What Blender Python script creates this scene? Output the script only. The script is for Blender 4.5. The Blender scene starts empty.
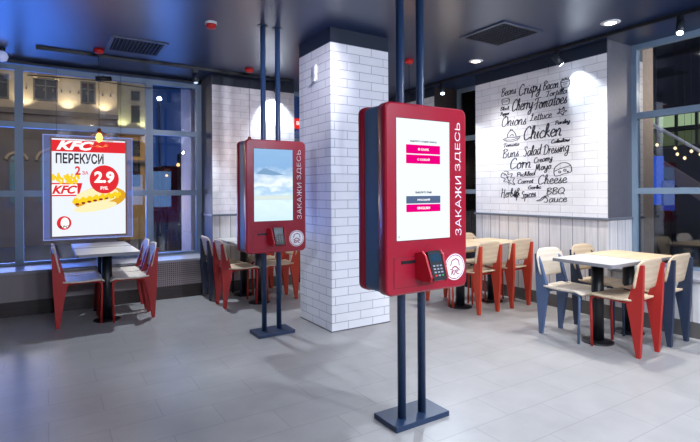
import bpy, math, random
from mathutils import Vector, Matrix
random.seed(7)
SC = bpy.context.scene
COL = SC.collection
PI = math.pi
CEIL = 2.99

# ------------------------------------------------------------------ materials
MATS = {}
def lin(c):
    return tuple(((v/12.92) if v <= .04045 else ((v+.055)/1.055)**2.4) for v in c)
def hexc(h):
    return lin(tuple(int(h[i:i+2], 16)/255 for i in (0, 2, 4)))
def base_mat(name):
    m = bpy.data.materials.new(name); m.use_nodes = True
    nt = m.node_tree
    b = nt.nodes['Principled BSDF']
    return m, nt, b
def N(nt, t, **kw):
    n = nt.nodes.new(t)
    for k, v in kw.items():
        if k in n.inputs: n.inputs[k].default_value = v
        else: setattr(n, k, v)
    return n
def mat(name, col, rough=.5, metal=0., noise=0., nscale=20., bump=0., emit=None, estr=0., coat=0.):
    if name in MATS: return MATS[name]
    m, nt, b = base_mat(name)
    c = hexc(col) if isinstance(col, str) else col
    b.inputs['Base Color'].default_value = (*c, 1)
    b.inputs['Roughness'].default_value = rough
    b.inputs['Metallic'].default_value = metal
    b.inputs['Coat Weight'].default_value = coat
    if noise or bump:
        tc = N(nt, 'ShaderNodeTexCoord')
        nz = N(nt, 'ShaderNodeTexNoise', Scale=nscale, Detail=4.)
        nt.links.new(tc.outputs['Object'], nz.inputs['Vector'])
        if noise:
            mp = N(nt, 'ShaderNodeMapRange')
            mp.inputs['From Min'].default_value = .3; mp.inputs['From Max'].default_value = .7
            mp.inputs['To Min'].default_value = 1-noise; mp.inputs['To Max'].default_value = 1+noise
            nt.links.new(nz.outputs['Fac'], mp.inputs['Value'])
            vm = N(nt, 'ShaderNodeVectorMath', operation='SCALE'); vm.inputs[0].default_value = c
            nt.links.new(mp.outputs['Result'], vm.inputs['Scale'])
            nt.links.new(vm.outputs['Vector'], b.inputs['Base Color'])
        if bump:
            bp = N(nt, 'ShaderNodeBump', Strength=bump, Distance=.01)
            nt.links.new(nz.outputs['Fac'], bp.inputs['Height'])
            nt.links.new(bp.outputs['Normal'], b.inputs['Normal'])
    if emit is not None:
        e = hexc(emit) if isinstance(emit, str) else emit
        b.inputs['Emission Color'].default_value = (*e, 1)
        b.inputs['Emission Strength'].default_value = estr
    MATS[name] = m
    return m
def pos_uv(nt, mode, ox=0., oy=0.):
    """2D coordinate built from world position: 'floor' x,y ; 'wall' (x-y), z"""
    g = N(nt, 'ShaderNodeNewGeometry'); s = N(nt, 'ShaderNodeSeparateXYZ')
    nt.links.new(g.outputs['Position'], s.inputs[0])
    c = N(nt, 'ShaderNodeCombineXYZ')
    ax = N(nt, 'ShaderNodeMath', operation='SUBTRACT'); ay = N(nt, 'ShaderNodeMath', operation='SUBTRACT')
    ax.inputs[1].default_value = ox; ay.inputs[1].default_value = oy
    if mode == 'floor':
        nt.links.new(s.outputs['X'], ax.inputs[0]); nt.links.new(s.outputs['Y'], ay.inputs[0])
    else:
        d = N(nt, 'ShaderNodeMath', operation='SUBTRACT')
        nt.links.new(s.outputs['X'], d.inputs[0]); nt.links.new(s.outputs['Y'], d.inputs[1])
        nt.links.new(d.outputs[0], ax.inputs[0]); nt.links.new(s.outputs['Z'], ay.inputs[0])
    nt.links.new(ax.outputs[0], c.inputs[0]); nt.links.new(ay.outputs[0], c.inputs[1])
    return c, g
def brick_mat(name, c1, c2, cm, w, h, mortar, mode, ox=0, oy=0, rough=.35, bump=.3, nz=.06, nsc=6., rvar=.1, spec=.5):
    m, nt, b = base_mat(name)
    c, g = pos_uv(nt, mode, ox, oy)
    br = N(nt, 'ShaderNodeTexBrick', Scale=1.)
    br.offset = .5; br.offset_frequency = 2
    br.inputs['Color1'].default_value = (*hexc(c1), 1); br.inputs['Color2'].default_value = (*hexc(c2), 1)
    br.inputs['Mortar'].default_value = (*hexc(cm), 1)
    br.inputs['Brick Width'].default_value = w; br.inputs['Row Height'].default_value = h
    br.inputs['Mortar Size'].default_value = mortar; br.inputs['Mortar Smooth'].default_value = .1
    br.inputs['Bias'].default_value = 0
    nt.links.new(c.outputs[0], br.inputs['Vector'])
    n = N(nt, 'ShaderNodeTexNoise', Scale=nsc, Detail=6.)
    nt.links.new(g.outputs['Position'], n.inputs['Vector'])
    mp = N(nt, 'ShaderNodeMapRange'); mp.inputs['From Min'].default_value = .3; mp.inputs['From Max'].default_value = .7
    mp.inputs['To Min'].default_value = 1-nz; mp.inputs['To Max'].default_value = 1+nz
    nt.links.new(n.outputs['Fac'], mp.inputs['Value'])
    vm = N(nt, 'ShaderNodeVectorMath', operation='SCALE')
    nt.links.new(br.outputs['Color'], vm.inputs[0]); nt.links.new(mp.outputs['Result'], vm.inputs['Scale'])
    nt.links.new(vm.outputs['Vector'], b.inputs['Base Color'])
    mr = N(nt, 'ShaderNodeMapRange'); mr.inputs['To Min'].default_value = rough-rvar; mr.inputs['To Max'].default_value = rough+rvar
    nt.links.new(n.outputs['Fac'], mr.inputs['Value']); nt.links.new(mr.outputs['Result'], b.inputs['Roughness'])
    b.inputs['Specular IOR Level'].default_value = spec
    bp = N(nt, 'ShaderNodeBump', Strength=bump, Distance=.004); bp.invert = True
    nt.links.new(br.outputs['Fac'], bp.inputs['Height']); nt.links.new(bp.outputs['Normal'], b.inputs['Normal'])
    MATS[name] = m
    return m
def plank_mat(name, c1, c2, groove, w, mode='wall', ox=0.):
    """vertical whitewashed boards with dark joints and grain"""
    m, nt, b = base_mat(name)
    c, g = pos_uv(nt, mode, ox, 0)
    br = N(nt, 'ShaderNodeTexBrick', Scale=1.); br.offset = 0; br.offset_frequency = 2
    br.inputs['Color1'].default_value = (*hexc(c1), 1); br.inputs['Color2'].default_value = (*hexc(c2), 1)
    br.inputs['Mortar'].default_value = (*hexc(groove), 1)
    br.inputs['Brick Width'].default_value = w; br.inputs['Row Height'].default_value = 50.
    br.inputs['Mortar Size'].default_value = .004; br.inputs['Bias'].default_value = 0
    sh = N(nt, 'ShaderNodeVectorMath', operation='ADD'); sh.inputs[1].default_value = (50., 25., 0)
    nt.links.new(c.outputs[0], sh.inputs[0]); nt.links.new(sh.outputs[0], br.inputs['Vector'])
    mpv = N(nt, 'ShaderNodeMapping'); mpv.inputs['Scale'].default_value = (14, 14, 1.2)
    nt.links.new(g.outputs['Position'], mpv.inputs['Vector'])
    n = N(nt, 'ShaderNodeTexNoise', Scale=2., Detail=8.); nt.links.new(mpv.outputs[0], n.inputs['Vector'])
    mp = N(nt, 'ShaderNodeMapRange'); mp.inputs['From Min'].default_value = .3; mp.inputs['From Max'].default_value = .7
    mp.inputs['To Min'].default_value = .86; mp.inputs['To Max'].default_value = 1.1
    nt.links.new(n.outputs['Fac'], mp.inputs['Value'])
    vm = N(nt, 'ShaderNodeVectorMath', operation='SCALE')
    nt.links.new(br.outputs['Color'], vm.inputs[0]); nt.links.new(mp.outputs['Result'], vm.inputs['Scale'])
    nt.links.new(vm.outputs['Vector'], b.inputs['Base Color'])
    b.inputs['Roughness'].default_value = .55
    bp = N(nt, 'ShaderNodeBump', Strength=.4, Distance=.004); bp.invert = True
    nt.links.new(br.outputs['Fac'], bp.inputs['Height']); nt.links.new(bp.outputs['Normal'], b.inputs['Normal'])
    MATS[name] = m
    return m
def wood_mat(name, c1, c2, rough=.4, axis=0):
    m, nt, b = base_mat(name)
    tc = N(nt, 'ShaderNodeTexCoord'); mp = N(nt, 'ShaderNodeMapping')
    s = [26, 26, 26]; s[axis] = 2.2
    mp.inputs['Scale'].default_value = s
    nt.links.new(tc.outputs['Object'], mp.inputs['Vector'])
    n = N(nt, 'ShaderNodeTexNoise', Scale=1.6, Detail=6.); nt.links.new(mp.outputs[0], n.inputs['Vector'])
    r = N(nt, 'ShaderNodeValToRGB'); r.color_ramp.elements[0].color = (*hexc(c1), 1); r.color_ramp.elements[1].color = (*hexc(c2), 1)
    r.color_ramp.elements[0].position = .3; r.color_ramp.elements[1].position = .7
    nt.links.new(n.outputs['Fac'], r.inputs[0]); nt.links.new(r.outputs[0], b.inputs['Base Color'])
    b.inputs['Roughness'].default_value = rough
    MATS[name] = m
    return m
def glass_mat(name, tint=(.93, .96, 1.), ior=1.5):
    m = bpy.data.materials.new(name); m.use_nodes = True; nt = m.node_tree
    nt.nodes.remove(nt.nodes['Principled BSDF']); out = nt.nodes['Material Output']
    t = N(nt, 'ShaderNodeBsdfTransparent'); t.inputs[0].default_value = (*tint, 1)
    g = N(nt, 'ShaderNodeBsdfGlossy'); g.inputs['Roughness'].default_value = .0
    f = N(nt, 'ShaderNodeFresnel'); f.inputs['IOR'].default_value = ior
    mx = N(nt, 'ShaderNodeMixShader')
    nt.links.new(f.outputs[0], mx.inputs[0]); nt.links.new(t.outputs[0], mx.inputs[1]); nt.links.new(g.outputs[0], mx.inputs[2])
    nt.links.new(mx.outputs[0], out.inputs['Surface'])
    MATS[name] = m
    return m
def emit_mat(name, col, s):
    if name in MATS: return MATS[name]
    m = bpy.data.materials.new(name); m.use_nodes = True; nt = m.node_tree
    nt.nodes.remove(nt.nodes['Principled BSDF'])
    e = N(nt, 'ShaderNodeEmission'); c = hexc(col) if isinstance(col, str) else col
    e.inputs[0].default_value = (*c, 1); e.inputs[1].default_value = s
    nt.links.new(e.outputs[0], nt.nodes['Material Output'].inputs['Surface'])
    MATS[name] = m
    return m

M_floor = brick_mat('floor_tiles', 'a09d9a', '9c9996', '8f8c8a', .6, .2835, .0035, 'floor', 0., 1.717, rough=.37, bump=.05, nz=.08, nsc=5., rvar=.07, spec=.5)
M_col = brick_mat('column_bricks', 'efeeee', 'eae9ea', 'a6a6ae', .295, .0862, .0032, 'wall', -2.0, .0, rough=.35, bump=.5, nz=.02)
M_wallbrick = brick_mat('panel_bricks', 'efeeee', 'e6e5e6', 'bdbcc0', .30, .0862, .003, 'wall', .1, .0, rough=.5, bump=.4, nz=.04)
M_rustbrick = brick_mat('worn_panel_bricks', 'eeeaea', 'e4dfe0', 'c4bfc2', .30, .0862, .003, 'wall', .1, .0, rough=.5, bump=.4, nz=.10, nsc=9)
M_plank = plank_mat('dado_planks', 'e6e3e1', 'd6d4d3', '77777c', .15)
M_band = mat('navy_band_paint', '1c2636', .5)
M_ceil = mat('ceiling_paint', '162a50', .33, noise=.05, nscale=1.5)
M_ceil.node_tree.nodes['Principled BSDF'].inputs['IOR'].default_value = 1.7
M_reveal = mat('reveal_paint', '5a5b65', .5, noise=.05)
M_dark = mat('brown_reveal_wood', '2b2322', .55, noise=.2)
M_base = mat('skirting_grey', '5d5a58', .5)
M_basebr = wood_mat('skirting_brown', '2a211d', '3c2f28', .5)
M_ledge = mat('ledge_metal', '6b707a', .4)
M_frame = mat('window_frame_paint', '74889c', .4, metal=.0)
M_glass = glass_mat('window_glass', (.90, .94, 1.), 1.7)
M_sill = mat('sill_stone', '9a9aa0', .4)
M_room = mat('rear_wall_paint', 'c8c8cc', .7)
M_red = mat('chair_red', 'ad221c', .45)
M_red2 = mat('chair_orange_red', 'c03a20', .45)
M_navy_lit = mat('chair_navy_lit', '4f6384', .45)  # paler copy of chair_navy, brighter lighting put into the colour
M_navy = mat('chair_navy', '29354b', .45)
M_ply = wood_mat('plywood', 'c4ab8a', 'd8c3a4', .45)
M_plylight = wood_mat('pale_plywood', 'cfc0ab', 'dfd2bf', .45)
M_topwhite = mat('table_laminate', 'b9b4ac', .35, noise=.04)
M_topwood = wood_mat('table_wood', 'c2a67e', 'd6bd98', .4)
M_edge = mat('table_edge', '8b8a8c', .5)
M_black = mat('black_metal', '101216', .4)
M_blk2 = mat('black_plastic', '15161a', .35)
M_kred = mat('kiosk_red', '9a1028', .3, coat=.4)
M_kredb = mat('terminal_red', 'a80e1e', .4)
M_kgap = mat('kiosk_seam', '5c0a16', .5)
M_kblue = mat('kiosk_navy', '4a6480', .4)
M_pole = mat('pole_navy', '1f3350', .4)
M_white = mat('white_print', 'f0f0f0', .5)
M_whiteplastic = mat('white_plastic', 'd8dade', .4)
M_ink = mat('mural_ink', '2c2e38', .7)
M_copper = mat('copper_wire', 'a85a30', .35, metal=.8)
M_redplastic = mat('red_plastic', 'c81e16', .4)
M_cord = mat('black_cord', '08080a', .6)

# ------------------------------------------------------------------ mesh builder
class MB:
    def __init__(s): s.v = []; s.f = []; s.sm = []
    def add(s, vs, fs, smooth=False):
        o = len(s.v); s.v += [tuple(v) for v in vs]; s.f += [tuple(o+i for i in f) for f in fs]
        s.sm += ([smooth]*len(fs) if isinstance(smooth, bool) else smooth)
        return s
    def box(s, x0, y0, z0, x1, y1, z1):
        vs = [(x0,y0,z0),(x1,y0,z0),(x1,y1,z0),(x0,y1,z0),(x0,y0,z1),(x1,y0,z1),(x1,y1,z1),(x0,y1,z1)]
        return s.add(vs, [(0,3,2,1),(4,5,6,7),(0,1,5,4),(1,2,6,5),(2,3,7,6),(3,0,4,7)])
    def prism(s, pts, to3, d0, d1, smooth=False):
        """polygon pts (u,v) extruded between depths d0,d1 through to3(u,v,d)"""
        n = len(pts)
        vs = [to3(u, v, d0) for u, v in pts]+[to3(u, v, d1) for u, v in pts]
        fs = [tuple(range(n-1, -1, -1)), tuple(range(n, 2*n))]+[(i, (i+1) % n, n+(i+1) % n, n+i) for i in range(n)]
        return s.add(vs, fs, [False, False]+[smooth]*n)
    def tube(s, pts, r, n=10, cap=True):
        P = [Vector(p) for p in pts]; rs = r if isinstance(r, (list, tuple)) else [r]*len(P)
        rings = []; up = None
        for i, p in enumerate(P):
            t = (P[min(i+1, len(P)-1)]-P[max(i-1, 0)]).normalized()
            if up is None:
                up = Vector((0, 0, 1)) if abs(t.z) < .9 else Vector((1, 0, 0))
            a = (up-t*up.dot(t)).normalized(); up = a; b = t.cross(a)
            rings.append([p+(a*math.cos(2*PI*k/n)+b*math.sin(2*PI*k/n))*rs[i] for k in range(n)])
        vs = [v for rg in rings for v in rg]; fs = []
        for i in range(len(P)-1):
            for k in range(n):
                fs.append((i*n+k, i*n+(k+1) % n, (i+1)*n+(k+1) % n, (i+1)*n+k))
        sm = [True]*len(fs)
        if cap:
            fs += [tuple(range(n-1, -1, -1)), tuple((len(P)-1)*n+k for k in range(n))]; sm += [False, False]
        return s.add(vs, fs, sm)
    def lathe(s, prof, c=(0, 0, 0), n=28):
        """profile of (radius, z) around the vertical axis"""
        vs = []; fs = []
        for r, z in prof:
            for k in range(n):
                a = 2*PI*k/n; vs.append((c[0]+r*math.cos(a), c[1]+r*math.sin(a), c[2]+z))
        for i in range(len(prof)-1):
            for k in range(n): fs.append((i*n+k, i*n+(k+1) % n, (i+1)*n+(k+1) % n, (i+1)*n+k))
        sm = [True]*len(fs)
        fs += [tuple(range(n-1, -1, -1)), tuple((len(prof)-1)*n+k for k in range(n))]; sm += [False, False]
        return s.add(vs, fs, sm)
    def build(s, name, m, parent=None, loc=None, bevel=0.):
        me = bpy.data.meshes.new(name); me.from_pydata(s.v, [], s.f); me.update()
        me.polygons.foreach_set('use_smooth', s.sm)
        if m: me.materials.append(m)
        o = bpy.data.objects.new(name, me); COL.objects.link(o)
        if parent: o.parent = parent
        if loc: o.location = loc
        if bevel:
            b = o.modifiers.new('bevel', 'BEVEL'); b.width = bevel; b.segments = 2; b.limit_method = 'ANGLE'
        return o
def rrect(x0, y0, x1, y1, r, n=6):
    pts = []
    for cx, cy, a0 in ((x1-r, y1-r, 0), (x0+r, y1-r, 90), (x0+r, y0+r, 180), (x1-r, y0+r, 270)):
        for k in range(n+1):
            a = math.radians(a0+90*k/n); pts.append((cx+r*math.cos(a), cy+r*math.sin(a)))
    return pts
def tag(o, label=None, cat=None, group=None, kind=None):
    if label: o['label'] = label
    if cat: o['category'] = cat
    if group: o['group'] = group
    if kind: o['kind'] = kind
    return o
def empty(name, loc=(0, 0, 0), rz=0., label=None, cat=None, group=None):
    o = bpy.data.objects.new(name, None); COL.objects.link(o); o.location = loc; o.rotation_euler = (0, 0, rz)
    o.empty_display_size = .1
    return tag(o, label, cat, group)
def struct(name, mb, m, parent=None, bevel=0.):
    o = mb.build(name, m, parent, bevel=bevel)
    if not parent: o['kind'] = 'structure'
    return o
def copy_tree(o, parent=None):
    c = o.copy(); COL.objects.link(c)
    if parent: c.parent = parent
    for ch in list(o.children): copy_tree(ch, c)
    return c
FRONT = lambda x0, y, z0: (lambda u, v, d: (x0+u, y-d, z0+v))      # surface facing -Y, d towards the viewer
SIDE = lambda x, y0, z0: (lambda u, v, d: (x-d, y0-u, z0+v))       # surface facing -X
def text_geo(body, w=None, h=None, bold=0., shear=0., depth=.001):
    cu = bpy.data.curves.new('t', 'FONT'); cu.body = body; cu.size = 1; cu.extrude = .01; cu.offset = bold; cu.shear = shear
    cu.resolution_u = 3
    ob = bpy.data.objects.new('t', cu); COL.objects.link(ob)
    bpy.context.view_layer.update()
    dg = bpy.context.evaluated_depsgraph_get()
    me = bpy.data.meshes.new_from_object(ob.evaluated_get(dg))
    vs = [v.co.copy() for v in me.vertices]; fs = [tuple(p.vertices) for p in me.polygons]
    bpy.data.objects.remove(ob); bpy.data.meshes.remove(me)
    x0 = min(v.x for v in vs); x1 = max(v.x for v in vs); y0 = min(v.y for v in vs); y1 = max(v.y for v in vs)
    if h is None: h = w*(y1-y0)/(x1-x0)
    if w is None: w = h*(x1-x0)/(y1-y0)
    return [((v.x-x0)/(x1-x0)*w, (v.y-y0)/(y1-y0)*h, depth if v.z > 0 else 0) for v in vs], fs
def put_text(mb, body, to3, u, v, w, h, rot=False, **kw):
    vs, fs = text_geo(body, w, h, **kw)
    if rot: mb.add([to3(u-b, v+a, d) for a, b, d in vs], fs)     # reading upwards
    else: mb.add([to3(u+a, v+b, d) for a, b, d in vs], fs)
    return mb
def light(kind, name, loc, energy, col=(1, 1, 1), size=.1, spot=60, blend=.5, target=None):
    l = bpy.data.lights.new(name, kind); l.energy = energy; l.color = col
    if kind == 'SPOT': l.spot_size = math.radians(spot); l.spot_blend = blend; l.shadow_soft_size = size
    elif kind == 'POINT': l.shadow_soft_size = size
    elif kind == 'AREA': l.shape = 'DISK'; l.size = size
    o = bpy.data.objects.new(name, l); COL.objects.link(o); o.location = loc
    if target is not None:
        o.rotation_euler = (Vector(target)-Vector(loc)).to_track_quat('-Z', 'Y').to_euler()
    return o

# ------------------------------------------------------------------ room shell
XM, XW, YP, YW = 5.07, 5.58, 6.55, 7.10          # panel faces and window planes
X0, X1, Y0, Y1 = -3.6, 5.80, -3.2, 7.30
struct('floor', MB().box(X0-.2, Y0-.2, -.12, X1, Y1, 0), M_floor)
struct('ceiling', MB().box(X0-.2, Y0-.2, CEIL, X1, Y1, CEIL+.15), M_ceil)
struct('wall_rear', MB().box(X0-.2, Y0-.2, 0, X1, Y0, CEIL), M_room)
struct('wall_left', MB().box(X0-.2, Y0, 0, X0, Y1, CEIL), M_room)

def panel_stack(side, x0, y0, x1, y1, ztop=2.845, brick=M_wallbrick, face='Y'):
    struct('baseboard_'+side, MB().box(x0, y0, 0, x1, y1, .15), M_base)
    w = struct('wall_'+side, MB().box(x0, y0, ztop, x1, y1, CEIL), M_band)
    struct('plank_dado', MB().box(x0, y0, .15, x1, y1, 1.05), M_plank, w)
    struct('brick_cladding', MB().box(x0, y0, 1.078, x1, y1, ztop), brick, w)
    if face == 'Y': struct('trim_'+side, MB().box(x0-.02, y0-.02, 1.05, x1+.02, y1, 1.078), M_ledge, bevel=.003)
    else: struct('trim_'+side, MB().box(x0-.02, y0-.02, 1.05, x1, y1+.02, 1.078), M_ledge, bevel=.003)
panel_stack('back', 1.903, YP, 3.128, Y1, brick=M_rustbrick)
panel_stack('right', XM, 2.912, X1, 4.78, face='X')
panel_stack('corner', XM, 5.631, X1, Y1, face='X')
# reveal facings at the ends of the protruding wall blocks
struct('trim_reveal_right', MB().box(XM+.004, 2.906, 1.078, XW, 2.912, 2.99), M_reveal)
struct('trim_reveal_back', MB().box(1.897, YP+.004, .505, 1.903, YW-.03, 2.99), M_reveal)
struct('trim_reveal_corner', MB().box(XM+.004, 5.624, 1.078, XW, 5.631, 2.99), M_dark)

# low walls below the windows
struct('wall_sill_left', MB().box(X0, YP+.03, 0, 1.903, Y1, .47), M_room)
struct('baseboard_left', MB().box(X0, YP-.004, 0, 1.903, YP+.03, .165), M_basebr)
def perforated():
    m, nt, b = base_mat('perforated_metal')
    c, g = pos_uv(nt, 'wall')
    s = N(nt, 'ShaderNodeVectorMath', operation='SCALE'); s.inputs['Scale'].default_value = 1/.026
    fr = N(nt, 'ShaderNodeVectorMath', operation='FRACTION'); sb = N(nt, 'ShaderNodeVectorMath', operation='SUBTRACT')
    sb.inputs[1].default_value = (.5, .5, 0); ln = N(nt, 'ShaderNodeVectorMath', operation='LENGTH')
    gt = N(nt, 'ShaderNodeMath', operation='LESS_THAN'); gt.inputs[1].default_value = .27
    mx = N(nt, 'ShaderNodeMix', data_type='RGBA')
    mx.inputs[6].default_value = (*hexc('9b8e8c'), 1); mx.inputs[7].default_value = (*hexc('201c1e'), 1)
    nt.links.new(c.outputs[0], s.inputs[0]); nt.links.new(s.outputs[0], fr.inputs[0]); nt.links.new(fr.outputs[0], sb.inputs[0])
    nt.links.new(sb.outputs[0], ln.inputs[0]); nt.links.new(ln.outputs['Value'], gt.inputs[0]); nt.links.new(gt.outputs[0], mx.inputs[0])
    nt.links.new(mx.outputs[2], b.inputs['Base Color']); b.inputs['Roughness'].default_value = .5
    return m
struct('trim_radiator_cover', MB().box(X0, YP, .165, 1.903, YP+.03, .47), perforated())
struct('trim_sill_left', MB().box(X0, YP-.02, .47, 1.903, Y1, .505), M_sill, bevel=.006)
struct('wall_sill_right', MB().box(XM, -1.5, .15, X1, 2.912, .52), M_plank)
struct('baseboard_right_window', MB().box(XM, -1.5, 0, X1, 2.912, .15), M_base)
struct('trim_sill_right', MB().box(XM-.02, -1.5, .52, X1, 2.906, .555), M_sill, bevel=.006)
struct('wall_right_rear', MB().box(XM, Y0, 0, X1, -1.5, CEIL), M_room)
struct('wall_sill_corner', MB().box(XM, 4.78, .0, X1, 5.624, .52), M_dark)
struct('trim_sill_corner', MB().box(XM-.02, 4.80, .52, X1, 5.61, .555), M_sill)
struct('wall_sill_back', MB().box(3.128, YP+.1, .0, XM, Y1, .52), M_dark)

def window(n, axis, a0, a1, p, verts, bars, zb, zt):
    """frame in the plane axis=p; a0..a1 along the other horizontal axis; verts/bars (lo,hi)"""
    fr = MB()
    def bx(lo, hi, z0, z1, th=.035):
        if axis == 'Y': fr.box(lo, p-th, z0, hi, p+th, z1)
        else: fr.box(p-th, lo, z0, p+th, hi, z1)
    for lo, hi in verts: bx(lo, hi, zb, zt)
    ed = sorted(verts)
    for z0, z1 in bars+[(zb, zb+.035), (zt-.06, zt)]:
        for i in range(len(ed)-1): bx(ed[i][1], ed[i+1][0], z0, z1, .033)
    o = struct('window_%d' % n, fr, M_frame)
    g = MB()
    for i in range(len(ed)-1):
        if axis == 'Y': g.box(ed[i][1], p-.004, zb+.03, ed[i+1][0], p+.004, zt-.05)
        else: g.box(p-.004, ed[i][1], zb+.03, p+.004, ed[i+1][0], zt-.05)
    g.build('pane', M_glass, o)
    return o
BARS = [(2.175, 2.245), (1.335, 1.41)]
window(1, 'Y', X0, 1.897, YW, [(X0, X0+.08), (-1.75, -1.67), (-.33, -.245), (1.145, 1.235), (1.82, 1.897)], BARS, .505, 2.93)
window(2, 'X', -1.5, 2.906, XW, [(-1.5, -1.42), (.0, .08), (2.03, 2.11), (2.85, 2.906)], [(2.165, 2.235), (1.335, 1.40)], .555, 2.99)
window(3, 'X', 4.78, 5.624, XW, [(4.78, 4.84), (5.56, 5.624)], [(2.165, 2.235), (1.335, 1.40)], .555, 2.99)
window(4, 'Y', 3.128, XM, YW, [(3.128, 3.19), (4.05, 4.12), (5.0, XM)], BARS, .52, 2.99)
struct('trim_window_header', MB().box(X0, YW-.02, 2.95, 1.897, YW+.06, 2.99), M_band)

# column
o = struct('wall_column', MB().box(2.352, 4.10, 0, 3.052, 4.79, 2.845), M_col)
struct('trim_column_collar', MB().box(2.352, 4.10, 2.845, 3.052, 4.79, CEIL), M_band)
struct('trim_column_foot', MB().box(2.346, 4.094, 0, 3.058, 4.796, .008), M_base)
t = MB().box(2.325, 4.375, 2.52, 2.352, 4.425, 2.68).box(2.31, 4.36, 2.505, 2.33, 4.44, 2.53)
tag(t.build('wall_sensor', M_whiteplastic, bevel=.004), 'small white sensor box near the top of the white brick column', 'sensor')

# ------------------------------------------------------------------ chairs
def build_chair(name_mat, wood, name='dining_chair'):
    """seat faces +Y locally; rear feet at y=0"""
    r = empty(name)
    for sx in (-1, 1):
        prof = [(-.004, 0), (.028, 0), (.075, .30), (.102, .43), (.085, .475), (.03, .66), (-.014, .765), (-.04, .765), (-.03, .44)]
        mb = MB(); x0 = sx*.150
        mb.prism(prof, lambda u, v, d: (x0+d+sx*.012*(v/.8), u, v), -.017, .017)
        mb.build('leg', name_mat, r, bevel=.003)
    for sx in (-1, 1):
        x = sx*.160
        pts = [(x, .405, 0), (x, .412, .30), (x, .414, .41), (x, .405, .432), (x, .385, .444), (x, .36, .449), (x, .30, .451)]
        MB().tube(pts, .0115, 10).build('leg', name_mat, r)
    fr = MB()
    for sx in (-1, 1): fr.tube([(sx*.160, .30, .451), (sx*.160, .06, .440)], .0115, 8)
    fr.tube([(-.15, .10, .428), (.15, .10, .428)], .012, 8); fr.tube([(-.16, .35, .436), (.16, .35, .436)], .009, 8)
    fr.build('seat_frame', name_mat, r)
    # seat: bent plywood with rolled front edge
    s = MB(); nu, nv = 10, 14; th = .017; vs = []; fs = []
    for side in (0, 1):
        for j in range(nv+1):
            t = j/nv; y = .035+t*.415
            z = .478-.008*math.sin(PI*min(1, t*1.1))
            hw = .182+.018*math.sin(PI*t*.8)
            if t > .84: z -= .030*((t-.84)/.16)**2; y -= .010*((t-.84)/.16)**2
            rr = 0
            if t > .9: rr = .03*((t-.9)/.1)**2
            if t < .1: rr = .03*((.1-t)/.1)**2
            for i in range(nu+1):
                u = -1+2*i/nu
                vs.append((u*(hw-rr), y, z-(0 if side == 0 else th)-.004*(1-u*u)))
    W = nu+1; K = W*(nv+1)
    for j in range(nv):
        for i in range(nu):
            a = j*W+i; fs.append((a, a+1, a+W+1, a+W)); fs.append((K+a, K+a+W, K+a+W+1, K+a+1))
    for j in range(nv):
        a = j*W; fs.append((a, a+W, K+a+W, K+a)); a = j*W+nu; fs.append((a, K+a, K+a+W, a+W))
    for i in range(nu):
        a = i; fs.append((a, K+a, K+a+1, a+1)); a = nv*W+i; fs.append((a, a+1, K+a+1, K+a))
    s.add(vs, fs, True).build('seat', wood, r)
    # backrest: curved plywood shell with rounded corners, leaning back
    b = MB(); nu, nv = 18, 12; vs = []; fs = []
    for side in (0, 1):
        for j in range(nv+1):
            t = -1+2*j/nv
            for i in range(nu+1):
                u = -1+2*i/nu
                # superellipse-like outline
                hx = .200*(1-(.12 if t > 0 else .07)*abs(t)**5); hz = .130*(1-(.30 if t > 0 else .16)*abs(u)**6)
                x = u*hx; z = .683+t*hz
                y = .004-(z-.60)*.20-.022*(1-u*u)+.018
                vs.append((x, y+(0 if side == 0 else .011), z))
    W = nu+1; K = W*(nv+1)
    for j in range(nv):
        for i in range(nu):
            a = j*W+i; fs.append((a, a+W, a+W+1, a+1)[::-1]); fs.append((K+a, K+a+1, K+a+W+1, K+a+W)[::-1])
    for j in range(nv):
        a = j*W; fs.append((a, a+W, K+a+W, K+a)); a = j*W+nu; fs.append((a, K+a, K+a+W, a+W))
    for i in range(nu):
        a = i; fs.append((a, K+a, K+a+1, a+1)); a = nv*W+i; fs.append((a, a+1, K+a+1, K+a))
    b.add(vs, fs, True).build('backrest', wood, r)
    for sx in (-1, 1): MB().tube([(sx*.155, .022, .66), (sx*.155, .002, .66)], .007, 8).build('back_bolt', M_black, r)
    return r
protos = {}
def chair(kind, x, y, face, label, group):
    """face: direction the sitter looks ('+y','-y','+x','-x'); x,y = middle of the rear feet"""
    rz = {'+y': 0, '-y': PI, '+x': -PI/2, '-x': PI/2}[face]
    if kind not in protos:
        m, w = {'red': (M_red, M_ply), 'orange': (M_red2, M_ply), 'blue': (M_navy_lit, M_plylight), 'navy': (M_navy, M_ply),
                'redpale': (M_red, M_plylight)}[kind]
        protos[kind] = o = build_chair(m, w)
    else: o = copy_tree(protos[kind])
    o.location = (x, y, 0); o.rotation_euler = (0, 0, rz)
    return tag(o, label, 'chair', group)
G1 = 'chairs at the tables below the lettered wall'; G2 = 'chairs at the tables by the poster window'; G3 = 'chairs at the tables behind the far kiosk'
chair('blue', 4.19, 2.99, '-y', 'blue-legged chair facing us at the white-topped table, right of the red kiosk', G1)
chair('navy', 4.75, 2.99, '-y', 'blue-legged plywood chair tucked at the far side of the wood-topped table by the window corner', G1)
chair('red', 4.240, 2.085, '+y', 'red-legged chair with its back to us, at the near side of the white-topped table', G1)
chair('navy', 4.765, 2.09, '+y', 'navy-legged chair with its back to us beside the right window sill', G1)
chair('orange', 4.195, 3.765, '+y', 'orange-red chair with its back to us, just right of the near kiosk', G1)
chair('orange', 4.750, 3.775, '+y', 'orange-red chair with its back to us, closest to the plank wall', G1)
chair('orange', 4.21, 4.66, '-y', 'orange-red chair hidden behind the near kiosk, facing us over the far tables', G1)
chair('navy', 4.74, 4.66, '-y', 'plywood chair whose pale back shows over the far table right of the kiosk', G1)
chair('redpale', .072, 5.885, '+x', 'red chair on the left of the poster window tables, nearest to us', G2)
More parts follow.
